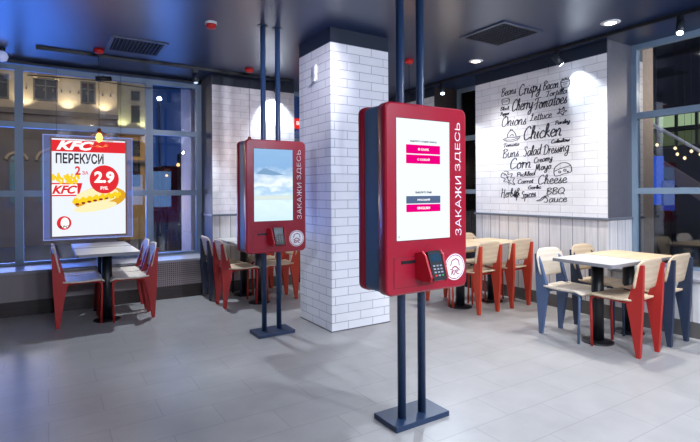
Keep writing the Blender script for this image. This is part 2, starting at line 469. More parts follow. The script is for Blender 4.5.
chair('redpale', .072, 6.30, '+x', 'red chair on the left of the poster window tables, nearer the window', G2)
chair('redpale', 1.000, 5.84, '-x', 'red chair on the right of the poster window tables, nearest to us', G2)
chair('redpale', 1.000, 6.28, '-x', 'red chair on the right of the poster window tables, nearer the window', G2)
chair('red', 1.765, 5.79, '+x', 'red chair beside the far kiosk pole base, facing right to the dark column table', G3)
chair('navy', 1.745, 6.31, '+x', 'navy chair behind the red one, against the white plank wall left of the far kiosk', G3)
chair('orange', 2.725, 5.80, '-x', 'orange-red chair between the far kiosk poles and the brick column, nearer us', G3)
chair('orange', 2.725, 6.31, '-x', 'orange-red chair between the far kiosk poles and the brick column, by the wall', G3)

# ------------------------------------------------------------------ tables
def table(cx, cy, sx, sy, topm, label, group, h=.75, br=.135, oy=0.):
    r = empty('cafe_table', (cx, cy, 0), 0, label, 'table', group)
    tp = MB().prism(rrect(-sx/2, -sy/2, sx/2, sy/2, .03), lambda u, v, d: (u, v, d), h-.028, h)
    t = tp.build('tabletop', M_edge, r)
    MB().prism(rrect(-sx/2+.003, -sy/2+.003, sx/2-.003, sy/2-.003, .028), lambda u, v, d: (u, v, d), h-.001, h+.0015).build('top_veneer', topm, t)
    MB().tube([(0, oy, .02), (0, oy, h-.035)], .052, 24).build('pedestal', M_black, r)
    MB().lathe([(br, 0), (br, .008), (br-.01, .014), (.06, .022)], (0, oy, 0), n=32).build('base', M_black, r)
    MB().box(-.12, oy-.10, h-.036, .12, oy+.10, h-.028).build('top_bracket', M_black, r)
    return r
TG = 'small pedestal tables'
table(4.235, 2.53, .52, .58, M_topwhite, 'white-topped table between blue and red chairs, nearest to us', TG)
table(4.775, 2.54, .545, .60, M_topwood, 'wood-topped table by the right window sill corner', TG)
table(4.16, 4.18, .545, .60, M_topwood, 'wood-topped table partly hidden by the near kiosk', TG)
table(4.715, 4.19, .545, .60, M_topwood, 'wood-topped table against the plank wall under the lettering', TG)
table(.545, 5.90, .60, .68, M_topwhite, 'pale table below the lit poster, nearer to us', TG, oy=-.05)
table(.545, 6.57, .60, .56, M_topwhite, 'pale table below the lit poster, against the window sill', TG, br=.10, oy=-.17)
table(2.24, 5.72, .60, .53, M_topwhite, 'pale table behind the far kiosk, nearer to us', TG)
table(2.24, 6.27, .60, .53, M_topwhite, 'pale table behind the far kiosk, against the plank wall', TG)

# ------------------------------------------------------------------ kiosks
M_keyg = mat('key_grey', '8f949c', .5)
def screen_sky():
    m = bpy.data.materials.new('screen_clouds'); m.use_nodes = True; nt = m.node_tree
    nt.nodes.remove(nt.nodes['Principled BSDF'])
    g = N(nt, 'ShaderNodeTexCoord'); s = N(nt, 'ShaderNodeSeparateXYZ'); nt.links.new(g.outputs['Object'], s.inputs[0])
    mp = N(nt, 'ShaderNodeMapping'); mp.inputs['Scale'].default_value = (5, 5, 11)
    nt.links.new(g.outputs['Object'], mp.inputs['Vector'])
    n = N(nt, 'ShaderNodeTexNoise', Scale=1.2, Detail=4.); nt.links.new(mp.outputs[0], n.inputs['Vector'])
    r = N(nt, 'ShaderNodeValToRGB')
    e = r.color_ramp.elements; e[0].position = .0; e[0].color = (*hexc('c9e2f2'), 1); e[1].position = 1; e[1].color = (*hexc('8fb4dd'), 1)
    for p, c in ((.30, 'd8ecf8'), (.42, 'a8c8e6'), (.50, 'e8f2f8'), (.72, '86aed8')):
        q = r.color_ramp.elements.new(p); q.color = (*hexc(c), 1)
    mr = N(nt, 'ShaderNodeMapRange'); mr.inputs['From Min'].default_value = 1.1; mr.inputs['From Max'].default_value = 1.8
    ad = N(nt, 'ShaderNodeMath', operation='MULTIPLY_ADD'); ad.inputs[1].default_value = .45
    sb = N(nt, 'ShaderNodeMath', operation='SUBTRACT'); sb.inputs[1].default_value = .225
    nt.links.new(s.outputs['Z'], mr.inputs['Value']); nt.links.new(n.outputs['Fac'], ad.inputs[0]); nt.links.new(mr.outputs['Result'], ad.inputs[2])
    nt.links.new(ad.outputs[0], sb.inputs[0]); nt.links.new(sb.outputs[0], r.inputs[0])
    em = N(nt, 'ShaderNodeEmission'); em.inputs[1].default_value = 1.0
    nt.links.new(r.outputs[0], em.inputs[0]); nt.links.new(em.outputs[0], nt.nodes['Material Output'].inputs['Surface'])
    return m
M_sky = screen_sky()
M_scr = emit_mat('screen_white', 'e8f4fc', 1.0)
M_btn = emit_mat('screen_magenta', 'e4007c', .95)
M_btg = emit_mat('screen_slate', '566a8c', .9)
M_btw = emit_mat('screen_white_text', 'ffffff', 1.0)
M_sct = emit_mat('screen_dark_text', '2c3038', .8)

def emblem(parent, to3, cx, cz, r):
    """round white badge with lettering; the portrait is only suggested by plain strokes"""
    def ring(r0, r1, a, b, n=44):
        mb = MB(); vs = []; fs = []
        for k in range(n):
            t = 2*PI*k/n
            for rr in (r0, r1):
                for d in (a, b): vs.append(to3(cx+rr*math.cos(t), cz+rr*math.sin(t), d))
        for k in range(n):
            i = 4*k; j = 4*((k+1) % n)
            fs += [(i+1, i+3, j+3, j+1), (i, j, j+2, i+2), (i+2, j+2, j+3, i+3), (i, i+1, j+1, j)]
        return mb.add(vs, fs)
    disc = MB().prism([(cx+.86*r*math.cos(2*PI*k/44), cz+.86*r*math.sin(2*PI*k/44)) for k in range(44)], to3, .0, .0015)
    e = disc.build('emblem', M_white, parent)
    ring(.93*r, r, .0, .0015).build('emblem_ring', M_white, e)
    st = MB()
    def stroke(pts, w):
        for (a, b), (c, d) in zip(pts[:-1], pts[1:]):
            L = math.hypot(c-a, d-b); nx, ny = -(d-b)/L*w/2, (c-a)/L*w/2
            st.prism([(cx+r*(a+nx), cz+r*(b+ny)), (cx+r*(a-nx), cz+r*(b-ny)), (cx+r*(c-nx), cz+r*(d-ny)), (cx+r*(c+nx), cz+r*(d+ny))][::-1], to3, .0015, .0022)
    put_text(st, 'KFC', to3, cx-.42*r, cz-.60*r, .95*r, .38*r, bold=.03, shear=.3, depth=.0025)
    stroke([(-.45, .1), (-.3, .5), (.1, .62), (.4, .45), (.45, .05)], .09)
    stroke([(-.3, -.1), (0, .05), (.3, -.1)], .10)
    stroke([(-.5, -.15), (-.2, -.2)], .07); stroke([(.5, -.12), (.2, -.2)], .07)
    st.build('emblem_mark', M_kred, e)
    return e

def rounded_slab(x0, z0, x1, z1, r, y0, y1, bev):
    """rounded-rectangle panel with softened front rim: front face at y0"""
    mb = MB(); rings = []
    def ringp(ins, y):
        return [(u, y, v) for u, v in rrect(x0+ins, z0+ins, x1-ins, z1-ins, r-ins*.8)]
    prof = [(bev, y0), (bev*.5, y0+bev*.13), (bev*.13, y0+bev*.5), (0, y0+bev), (0, y1-bev*.5), (bev*.5, y1)]
    n = len(rrect(0, 0, 1, 1, .1)); vs = []
    for ins, y in prof: vs += ringp(ins, y)
    fs = [];
    for i in range(len(prof)-1):
        for k in range(n): fs.append((i*n+k, (i+1)*n+k, (i+1)*n+(k+1) % n, i*n+(k+1) % n))
    sm = [True]*len(fs)
    fs += [tuple(range(n))[::-1], tuple((len(prof)-1)*n+k for k in range(n))]; sm += [False, False]
    # orientation fix: front cap should look to -Y
    return mb.add(vs, fs, sm)

def kiosk(cy, ymax_base, which, label):
    cx = 1.858
    r = empty('ordering_kiosk', (cx, cy, 0), 0, label, 'ordering kiosk', 'free-standing self-order kiosks')
    bx0, bx1 = (1.674, 2.080) if which == 1 else (1.672, 2.050)
    L = lambda x: x-cx          # local x
    fy = -.171; by = .100       # front and back faces, local
    MB().box(L(bx0), -.09 if which == 1 else -.135, 0, L(bx1), .135 if which == 1 else .11, .032).build('base_plate', M_pole, r, bevel=.003)
    for px in (1.783, 1.937):
        MB().tube([(L(px), 0, .03), (L(px), 0, CEIL-.002)], .0245, 20).build('pole', M_pole, r)
    for px in (1.783, 1.937):
        MB().lathe([(.055, 0), (.055, .006)], (L(px), 0, CEIL-.006), 24).build('ceiling_flange', M_pole, r)
    x0, x1, z0, z1 = L(1.545), L(2.152), .803, 1.868
    fp = rounded_slab(x0, z0, x1, z1, .042, fy, fy+.072, .010).build('front_panel', M_kred, r)
    MB().prism(rrect(x0+.007, z0+.007, x1-.007, z1-.007, .038), lambda u, v, d: (u, d, v), fy+.070, by-.063).build('core', M_kblue, r)
    bp = rounded_slab(x0, z0, x1, z1, .042, -by, -by+.065, .010)
    bp.v = [(-v[0]+(x0+x1), -v[1], v[2]) for v in bp.v]
    bp = bp.build('rear_panel', M_kred, r)
    T = FRONT(0, fy, 0)
    # touch screen
    sx0, sx1, sz0, sz1 = L(1.62), L(2.012), 1.104, 1.781
    MB().prism([(sx0-.004, sz0-.004), (sx1+.004, sz0-.004), (sx1+.004, sz1+.004), (sx0-.004, sz1+.004)], T, -.002, .0008).build('screen_bezel', M_kgap, r)
    sc = MB().prism([(sx0, sz0), (sx1, sz0), (sx1, sz1), (sx0, sz1)], T, 0, .002).build('screen', M_scr if which == 1 else M_sky, r)
    rs = MB().prism([(sx0, sz0), (sx1, sz0), (sx1, sz1), (sx0, sz1)], lambda u, v, d: (u, by+d, v), 0, .002).build('rear_screen', emit_mat('rear_screen_blue', '8fbcff', 2.4), r)
    if which == 1:
        def bt(z0_, z1_, m, words):
            b = MB().prism([(L(1.686), z0_), (L(1.938), z0_), (L(1.938), z1_), (L(1.686), z1_)], T, .002, .003).build('screen_button', m, sc)
            w = .013*len(words)
            q = MB(); put_text(q, words, T, L(1.812)-w/2, (z0_+z1_)/2-.007, w, .014, bold=.02, depth=.004)
            q.build('button_lettering', M_btw, sc)
        bt(1.588, 1.638, M_btn, 'В КАФЕ'); bt(1.532, 1.582, M_btn, 'С СОБОЙ')
        bt(1.308, 1.350, M_btg, 'РУССКИЙ'); bt(1.260, 1.303, M_btn, 'ENGLISH')
        for body, a, b, c, d in (('ВЫБЕРИТЕ ОПЦИЮ ЗАКАЗА', L(1.717), 1.651, .195, .012), ('ВЫБЕРИТЕ ЯЗЫК', L(1.752), 1.364, .122, .012), ('i', sx0+.012, sz0+.015, .004, .014)):
            q = MB(); put_text(q, body, T, a, b, c, d, bold=.02, depth=.003)
            q.build('screen_caption', M_sct, sc)
    else:
        # pale mountain on the picture and a caption line
        ridge = [(sx0+.02, 1.545), (sx0+.06, 1.575), (sx0+.10, 1.60), (sx0+.13, 1.592), (sx0+.19, 1.575), (sx0+.26, 1.552), (sx0+.31, 1.54), (sx0+.2, 1.535)]
        MB().prism(ridge[::-1], T, .002, .0025).build('screen_mountain', emit_mat('screen_ridge', '7fa3c6', .9), sc)
        MB().prism([(sx0, 1.30), (sx1, 1.30), (sx1, 1.345), (sx0, 1.345)], T, .002, .0022).build('screen_strip', emit_mat('screen_strip', 'cfe0e4', .95), sc)
        q = MB(); put_text(q, 'НАЖМИТЕ НА ЭКРАН ЗДЕСЬ', T, sx0+.03, 1.312, .33, .02, depth=.003)
        q.build('screen_caption', emit_mat('screen_pale_text', 'e8dfb0', 1.), sc)
    # printer hatch with ticket slot
    hx0, hx1, hz0, hz1 = L(1.598), L(1.795), .842, 1.012
    MB().prism([(hx0, hz0), (hx1, hz0), (hx1, hz1), (hx0, hz1)], T, -.002, .0006).build('printer_hatch_seam', M_kgap, r)
    h = MB().prism([(hx0+.003, hz0+.003), (hx1-.003, hz0+.003), (hx1-.003, hz1-.003), (hx0+.003, hz1-.003)], T, 0, .0022).build('printer_hatch', M_kred, r)
    MB().prism([(L(1.648), .974), (L(1.748), .974), (L(1.748), .992), (L(1.648), .992)], T, .0022, .005).build('ticket_slot', M_blk2, h)
    # payment terminal hood: two cheeks and a sloping bed with the keypad
    tx0, tx1 = L(1.775), L(1.882); tc = (tx0+tx1)/2
    prof = [(0, .885), (.06, .872), (.112, .878), (.118, .905), (.075, 1.02), (.05, 1.045), (0, 1.03)]
    hood = MB()
    for a, b, sg in ((tx0-.012, tx0+.004, -1), (tx1-.004, tx1+.012, 1)):
        hood.prism(prof, lambda u, v, d: (d+sg*.016*(1-u/.118), fy-u, v), a, b)
    hood.prism([(0, .885), (.06, .872), (.100, .880), (.104, .89), (.058, 1.01), (0, 1.02)], lambda u, v, d: (d, fy-u, v), tx0, tx1)
    hd = hood.build('terminal_hood', M_kredb, r, bevel=.004)
    # keypad body lies on the slope
    a = Vector((0, fy-.108, .888)); b = Vector((0, fy-.058, 1.030)); up = (b-a).normalized(); nrm = Vector((0, -up.z, up.y))
    B3 = lambda u, v, d: tuple(Vector((tc+u, 0, 0))+a+up*v+nrm*d)
    LN = (b-a).length
    kb = MB().prism(rrect(-.047, -.004, .047, LN+.012, .01), B3, -.01, .012).build('card_terminal', M_blk2, r)
    MB().prism([(-.036, LN*.66), (.036, LN*.66), (.036, LN*.95), (-.036, LN*.95)], B3, .012, .013).build('terminal_display', mat('lcd', '203a4c', .2), kb)
    for rr in range(4):
        for cc in range(3):
            u = -.024+cc*.024; v = .022+rr*.018
            mk = {0: M_redplastic, 2: mat('key_green', '1c9a48', .4)}.get(cc, M_keyg) if rr == 0 else M_keyg
            MB().prism([(u-.007, v-.004), (u+.007, v-.004), (u+.007, v+.004), (u-.007, v+.004)], B3, .012, .015).build('key', mk, kb)
    # emblem and upright lettering
    emblem(r, T, L(2.052), .926, .078)
    for body, zz, ln in (('ЗАКАЖИ', 1.112, .352), ('ЗДЕСЬ', 1.497, .287)):
        q = MB(); put_text(q, body, T, L(2.108), zz, ln, .050, rot=True, depth=.0015, bold=-.012)
        tag(q.build('lettering', M_white, r), 'white vertical lettering')
    return r
kiosk(2.277, 0, 1, 'nearer red kiosk showing magenta buttons on a white screen')
kiosk(4.427, 0, 2, 'farther red kiosk showing a pale cloudy mountain picture')

# ------------------------------------------------------------------ lit poster in the window
pr = empty('lit_poster', (.46, 6.95, 0), 0, 'backlit fast-food poster with red header hanging in the left window', 'poster')
PX = lambda x: x-.46
T = FRONT(0, -.02, 0)
ac = MB()
ox0, ox1, oz0, oz1 = PX(-.045), PX(.955), .80, 2.095
ix0, ix1, iz0, iz1 = PX(.048), PX(.868), .845, 2.05
ac.prism(rrect(ox0, oz0, ox1, oz1, .02), T, -.02, .0)
M_acr = glass_mat('acrylic', (.70, .76, .95), 1.45)
_n = M_acr.node_tree; _o = _n.nodes['Material Output']; _src = _o.inputs['Surface'].links[0].from_socket
_e = N(_n, 'ShaderNodeEmission'); _e.inputs[0].default_value = (.36, .42, .85, 1); _e.inputs[1].default_value = .11
_a = N(_n, 'ShaderNodeAddShader'); _n.links.new(_src, _a.inputs[0]); _n.links.new(_e.outputs[0], _a.inputs[1]); _n.links.new(_a.outputs[0], _o.inputs['Surface'])
ac.build('acrylic_sheet', M_acr, pr)
M_glow = emit_mat('blue_edge_light', '8ea2ee', .8)
eg = MB()
for a, b, c, d in ((ox0, oz0, ox1, oz0+.008), (ox0, oz1-.008, ox1, oz1), (ox0, oz0, ox0+.008, oz1), (ox1-.008, oz0, ox1, oz1)):
    eg.prism([(a, b), (c, b), (c, d), (a, d)], T, .0005, .003)
eg.build('glowing_edge', M_glow, pr)
fr = MB()
for a, b, c, d in ((ix0-.018, iz0-.018, ix1+.018, iz0), (ix0-.018, iz1, ix1+.018, iz1+.018), (ix0-.018, iz0, ix0, iz1), (ix1, iz0, ix1+.018, iz1)):
    fr.prism([(a, b), (c, b), (c, d), (a, d)], T, .0, .008)
fr.build('poster_frame', mat('poster_frame_bronze', '8a6a60', .5), pr)
sheet = MB().prism([(ix0, iz0), (ix1, iz0), (ix1, iz1), (ix0, iz1)], T, .0, .004).build('poster_sheet', emit_mat('poster_white', 'e6ecf8', .93), pr)
M_pred = emit_mat('poster_red', 'd92c34', .95); M_pdk = emit_mat('poster_dark', '3a2f34', .8); M_pyel = emit_mat('poster_yellow', 'ecc520', 1.)
M_ptan = emit_mat('poster_bread', 'd8a02a', .95); M_pcr = emit_mat('poster_crumb', 'f0e2b0', 1.); M_pbr = emit_mat('poster_meat', '9a3426', .8); M_pw = emit_mat('poster_white_ink', 'ffffff', 1.05)
W = ix1-ix0; Hh = iz1-iz0
def P(fx, fz): return (ix0+fx*W, iz0+fz*Hh)
def quad(x0, z0, x1, z1, m, nm, d0=.004, d1=.005):
    a = P(x0, z0); b = P(x1, z1)
    return MB().prism([(a[0], a[1]), (b[0], a[1]), (b[0], b[1]), (a[0], b[1])], T, d0, d1).build(nm, m, sheet)
def ell(cx, cz, rx, rz, m, nm, d0=.004, d1=.005, tilt=0, n=36, mb=None):
    c = P(cx, cz); pts = []
    for k in range(n):
        t = 2*PI*k/n; u = rx*W*math.cos(t); v = rz*Hh*math.sin(t)
        pts.append((c[0]+u*math.cos(tilt)-v*math.sin(tilt), c[1]+u*math.sin(tilt)+v*math.cos(tilt)))
    q = mb or MB(); q.prism(pts, T, d0, d1)
    return q if mb else q.build(nm, m, sheet)
def ptxt(body, fx, fz, fw_, fh, m, nm, d0=.0056, **kw):
    c = P(fx, fz); q = MB(); put_text(q, body, lambda u, v, d: T(c[0]+u, c[1]+v, d0+d), 0, 0, fw_*W, fh*Hh, **kw)
    return q.build(nm, m, sheet)
quad(0, .868, 1, .985, M_pred, 'header_band')
ptxt('KFC', .06, .885, .50, .095, M_pw, 'header_lettering', bold=.045, shear=.35)
ptxt('ПЕРЕКУСИ', .05, .745, .64, .108, M_pdk, 'headline_lettering', bold=.03)
ptxt('2', .30, .63, .075, .09, M_pred, 'offer_lettering', bold=.03)
ptxt('ЗА', .395, .632, .085, .04, M_pred, 'offer_lettering', bold=.02)
# fries in a striped box
fb = MB(); c0 = P(.0, .41); c1 = P(.36, .56)
fb.prism([P(.0, .41), P(.35, .41), P(.40, .545), P(.0, .545)], T, .004, .005); fb.build('fries_box', M_pred, sheet)
fm = MB(); rnd = random.Random(3)
for k in range(26):
    x = rnd.uniform(.0, .36); z = rnd.uniform(.545, .62); a = rnd.uniform(-.5, .5); l = .05
    c = P(x, z); dx = math.cos(a+PI/2)*.035; dz = math.sin(a+PI/2)*.035; w = .011
    fm.prism([(max(ix0, c[0]-dx-w), c[1]-dz), (max(ix0, c[0]-dx)+w, c[1]-dz), (max(ix0, c[0]+dx)+w, c[1]+dz), (max(ix0, c[0]+dx-w), c[1]+dz)], T, .004+k*.00004, .005+k*.00004)
fm.build('fries', M_pyel, sheet)
quad(0, .425, .33, .53, M_pw, 'fries_box_patch', .005, .0055)
ptxt('KFC', .0, .432, .33, .09, M_pred, 'fries_box_lettering', bold=.045, shear=.35)
# long filled roll
ell(.64, .385, .37, .120, M_ptan, 'bread_roll', tilt=.16)
ell(.60, .41, .31, .085, M_pcr, 'bread_cut', .005, .0055, tilt=.16)
fl = MB()
for k in range(22):
    t = k/21; ell(.29+.62*t, .35+.07*t*1.1+.018*math.sin(k*2.1), .03, .022, None, '', .0055+k*.00002, .006+k*.00002, mb=fl, n=12)
fl.build('roll_filling', M_pyel, sheet)
fl = MB()
for k in range(8):
    t = k/7; ell(.33+.56*t, .325+.085*t, .028, .012, None, '', .0058, .0062+k*.00002, mb=fl, n=10)
fl.build('roll_sauce', M_pbr, sheet)
ell(.58, .295, .30, .045, M_pcr, 'bread_bottom', .0055, .006, tilt=.16)
ell(.70, .585, .205, .150, M_pred, 'price_disc', .0062, .007)
ptxt('2.9', .56, .545, .28, .125, M_pw, 'price_lettering', d0=.0072, bold=.04)
ptxt('РУБ.', .645, .475, .11, .035, M_pw, 'price_lettering', d0=.0072, bold=.03)
ell(.155, .135, .095, .07, M_pred, 'round_badge', .004, .005)
ell(.165, .135, .055, .055, M_pw, 'badge_patch', .005, .0055)
ptxt('KFC', .10, .085, .12, .025, M_pdk, 'badge_lettering', bold=.04)
hg = MB()
for x in (PX(.1), PX(.82)): hg.tube([(x, -.01, oz1-.005), (x, -.01, 2.925)], .002, 6)
hg.build('hanging_wire', M_black, pr)

# ------------------------------------------------------------------ hand lettering on the white brick wall
G = {
'a': (1.0, [[(.78,.85),(.42,1),(.06,.5),(.3,0),(.66,.35),(.82,1),(.74,.25),(1.,.08)]]),
'b': (.85, [[(0,.2),(.38,1.3),(.3,1.85),(.12,1.5),(.1,.3),(.35,0),(.7,.35),(.5,.85),(.15,.6)]]),
'c': (.78, [[(.7,.78),(.42,1),(.06,.5),(.32,0),(.82,.22)]]),
'd': (1.0, [[(.74,.82),(.38,1),(.06,.5),(.3,0),(.66,.35),(.9,1.85),(.76,.25),(1.,.08)]]),
'e': (.78, [[(.06,.42),(.6,.62),(.46,1),(.14,.75),(.1,.3),(.4,0),(.84,.25)]]),
'f': (.6, [[(.7,1.6),(.45,1.8),(.3,1.2),(.25,0),(.1,-.7)],[(.0,.9),(.6,.95)]]),
'g': (.95, [[(.72,.85),(.36,1),(.06,.5),(.3,.05),(.66,.35),(.78,1),(.68,-.5),(.32,-.85),(.1,-.5),(.95,.15)]]),
'h': (.9, [[(0,.1),(.38,1.4),(.3,1.85),(.14,1.5),(.12,0)],[(.12,.5),(.42,1),(.62,.75),(.58,.12),(.9,.1)]]),
'i': (.42, [[(0,.3),(.18,.95),(.14,.15),(.42,.1)],[(.2,1.35),(.24,1.42)]]),
'k': (.8, [[(0,.1),(.36,1.4),(.28,1.85),(.12,1.5),(.12,0)],[(.62,.95),(.16,.5),(.4,.42),(.8,.0)]]),
'l': (.42, [[(0,.2),(.38,1.4),(.3,1.85),(.12,1.5),(.14,.15),(.42,.1)]]),
'm': (1.2, [[(0,.95),(.1,0)],[(.08,.5),(.32,1),(.46,.7),(.42,0)],[(.45,.5),(.7,1),(.86,.7),(.84,.1),(1.2,.1)]]),
'n': (.9, [[(0,.95),(.1,0)],[(.08,.5),(.4,1),(.6,.7),(.56,.1),(.9,.1)]]),
'o': (.85, [[(.45,1),(.08,.6),(.25,.02),(.68,.25),(.62,.85),(.4,1),(.55,.78),(.9,.85)]]),
'p': (.85, [[(.0,.8),(.16,1),(.1,-.85)],[(.12,.6),(.45,1),(.7,.6),(.45,.05),(.14,.2),(.85,.15)]]),
'r': (.65, [[(0,.8),(.14,1),(.12,0)],[(.14,.5),(.34,.95),(.62,.85)]]),
's': (.65, [[(.0,.1),(.42,1),(.3,.65),(.52,.25),(.3,0),(.05,.15)],[(.35,.03),(.65,.15)]]),
't': (.55, [[(.28,1.6),(.2,.2),(.34,0),(.55,.15)],[(.0,1.08),(.52,1.12)]]),
'u': (.9, [[(0,.9),(.1,1),(.1,.25),(.35,0),(.62,.35),(.68,1),(.64,.2),(.9,.1)]]),
'w': (1.15, [[(0,.95),(.16,.1),(.34,0),(.5,.8),(.62,.05),(.86,.1),(1.0,.95),(1.15,.85)]]),
'y': (.9, [[(0,.95),(.1,.35),(.35,.1),(.64,.5),(.72,1),(.62,-.5),(.3,-.85),(.1,-.5),(.9,.2)]]),
'A': (1.2, [[(0,0),(.5,1.9),(.95,0)],[(.2,.7),(.85,.75)]]),
'B': (1.15, [[(.25,1.85),(.15,0)],[(.0,1.6),(.5,1.95),(.95,1.55),(.3,1.02),(1.,.7),(.7,.05),(.1,.05)]]),
'C': (1.15, [[(1.0,1.45),(.7,1.85),(.2,1.4),(.08,.6),(.4,0),(1.1,.35)]]),
'D': (1.25, [[(.25,1.8),(.15,.05)],[(-.05,1.5),(.5,1.9),(1.1,1.3),(.95,.35),(.4,-.05),(.0,.15)]]),
'G': (1.2, [[(1.0,1.5),(.6,1.85),(.12,1.1),(.3,.1),(.85,.1),(1.,.8),(.6,.8)]]),
'H': (1.3, [[(.1,1.7),(.28,1.85),(.15,0)],[(.0,.85),(.6,1.1),(1.05,.95)],[(1.0,1.85),(.95,.0),(1.2,.1)]]),
'L': (1.05, [[(.2,1.3),(.55,1.85),(.5,1.3),(.2,.1),(.05,.2),(.4,.1),(1.1,.1)]]),
'M': (1.5, [[(.0,.1),(.2,.2),(.35,1.85),(.6,.4),(1.0,1.85),(1.1,.2),(1.4,.1)]]),
'O': (1.3, [[(.7,1.8),(.15,1.3),(.15,.3),(.65,-.02),(1.15,.6),(1.05,1.5),(.6,1.85),(.45,1.5)]]),
'P': (1.1, [[(.3,1.8),(.18,0)],[(.0,1.5),(.5,1.95),(1.,1.5),(.7,.95),(.25,.9)]]),
'Q': (1.3, [[(.7,1.8),(.15,1.3),(.15,.3),(.65,-.02),(1.15,.6),(1.05,1.5),(.6,1.85)],[(.6,.5),(1.3,-.2)]]),
'S': (1.05, [[(.9,1.55),(.6,1.85),(.25,1.5),(.75,.8),(.6,.05),(.05,.25)]]),
'T': (1.05, [[(.0,1.5),(.3,1.8),(1.25,1.85)],[(.68,1.8),(.5,.1),(.25,.05)]]),
'&': (1.1, [[(1.0,.1),(.35,1.3),(.55,1.75),(.75,1.4),(.15,.5),(.4,0),(.95,.7)]]),
}
def catmull(pts, n=6):
    P_ = [Vector((a, b)) for a, b in pts]; out = []
    for i in range(len(P_)-1):
        p0 = P_[max(i-1, 0)]; p1 = P_[i]; p2 = P_[i+1]; p3 = P_[min(i+2, len(P_)-1)]
        for k in range(n):
            t = k/n
            out.append(.5*((2*p1)+(p2-p0)*t+(2*p0-5*p1+4*p2-p3)*t*t+(3*p1-p0-3*p2+p3)*t**3))
    out.append(P_[-1]); return out
def ribbon(mb, pts, to3, w, depth=.0015):
    """brush stroke: thicker on downstrokes"""
    n = len(pts)
    if n < 2: return
    vs = []; fs = []
    for i, p in enumerate(pts):
        t = (pts[min(i+1, n-1)]-pts[max(i-1, 0)])
        if t.length < 1e-7: t = Vector((1, 0))
        t.normalize(); nn = Vector((-t.y, t.x)); ww = w*(.30+.30*abs(t.y))
        if i in (0, n-1): ww *= .6
        for s in (-1, 1):
            q = p+nn*ww*s; vs.append(to3(q.x, q.y, 0)); vs.append(to3(q.x, q.y, depth))
    for i in range(n-1):
        a = 4*i; b = a+4
        fs += [(a+1, a+3, b+3, b+1), (a, a+1, b+1, b), (a+2, b+2, b+3, a+3)]
    mb.add(vs, fs)
mural = empty('wall_lettering', (XM, 3.85, 1.9), 0, 'black hand-drawn ingredient words and doodles painted on the white brick wall', 'wall lettering')
def word(body, y0, z0, y1, z1, hcap, pw=None):
    """from (y0,z0) to (y1,z1) on the wall: baseline ends; hcap capital height"""
    tot = sum(G[c][0] for c in body); k = hcap/1.85
    L = math.hypot(y0-y1, z1-z0); kx = L/(tot+.15); ca = (y0-y1)/L; sa = (z1-z0)/L
    w = pw or max(.0105, hcap*.095)
    mb = MB(); x = 0
    for c in body:
        wd, strokes = G[c]
        for st in strokes:
            pts = [Vector(((x+p.x)*kx+p.y*k*.22, p.y*k)) for p in catmull(st)]
            pts = [Vector((p.x*ca-p.y*sa, p.x*sa+p.y*ca)) for p in pts]
            ribbon(mb, pts, lambda u, v, d: (-d-.0002, (y0-3.85)-u, (z0-1.9)+v), w)
        x += wd
    mb.build('painted_word', M_ink, mural)
WORDS = [('Beans',4.330,2.612,4.084,2.619,0.101),('Crispy',4.054,2.575,3.717,2.587,0.136),('Bacon',3.700,2.584,3.483,2.581,0.102),
('Cherry',4.163,2.395,3.838,2.387,0.148),('Tomatoes',3.827,2.371,3.371,2.384,0.132),('Tortilla',3.664,2.499,3.371,2.494,0.065),
('Black',4.344,2.431,4.194,2.425,0.046),('Pepper',4.344,2.360,4.194,2.360,0.046),('Onions',4.332,2.217,3.929,2.204,0.132),
('Lettuce',3.884,2.236,3.572,2.242,0.086),('Parsley',3.536,2.147,3.339,2.154,0.045),('Chicken',3.988,2.008,3.437,2.015,0.164),
('Coleslaw',3.589,1.934,3.340,1.943,0.041),('Tomato',4.303,1.946,4.041,1.949,0.045),('Buns',4.316,1.801,4.042,1.818,0.111),
('Salad',3.989,1.800,3.721,1.820,0.121),('Dressing',3.695,1.809,3.351,1.830,0.111),('Corn',4.199,1.654,3.859,1.659,0.139),
('Creamy',3.831,1.710,3.565,1.741,0.066),('Mayo',3.815,1.614,3.581,1.637,0.080),('Pickled',4.091,1.552,3.804,1.567,0.054),
('Carrot',4.073,1.463,3.833,1.473,0.054),('Cheese',3.778,1.449,3.377,1.465,0.113),('Garlic',3.917,1.393,3.724,1.401,0.043),
('Herbs&',4.345,1.285,4.035,1.307,0.110),('Spices',4.022,1.273,3.795,1.308,0.087),('BBQ',3.661,1.327,3.407,1.341,0.074),
('Sauce',3.698,1.230,3.378,1.248,0.083)]
for a in WORDS: word(*a)
def doodle(strokes, y0, z0, w, h, pw=.010):
    mb = MB()
    for st in strokes:
        pts = [Vector((p.x*w, p.y*h)) for p in catmull(st)]
        ribbon(mb, pts, lambda u, v, d: (-d-.0002, (y0-3.85)-u, (z0-1.9)+v), pw)
    mb.build('painted_doodle', M_ink, mural)
circ = lambda cx, cy, rx, ry, a0=0, a1=360, n=10: [(cx+rx*math.cos(math.radians(a0+(a1-a0)*k/n)), cy+ry*math.sin(math.radians(a0+(a1-a0)*k/n))) for k in range(n+1)]
doodle([[(0,.75),(.1,.1),(.5,0),(.9,.1),(1,.75)], circ(.5,.75,.5,.14), [(.1,.8),(.2,1.05),(.4,.85),(.55,1.1),(.75,.85),(.9,1.05)], [(.25,.4),(.75,.4)]], 3.458, 2.565, .115, .10)
doodle([[(0,.7),(.1,.1),(.5,0),(.9,.1),(1,.7)], circ(.5,.72,.5,.15), [(.15,.4),(.8,.4)]], 4.318, 2.498, .125, .09)
doodle([[(.0,.3),(.3,.6),(.2,.9),(.5,.7),(.7,1),(.75,.6),(1,.5),(.7,.35),(.6,.05),(.4,.3),(0,.3)], [(.2,.4),(.8,.6)]], 3.511, 2.243, .13, .10)
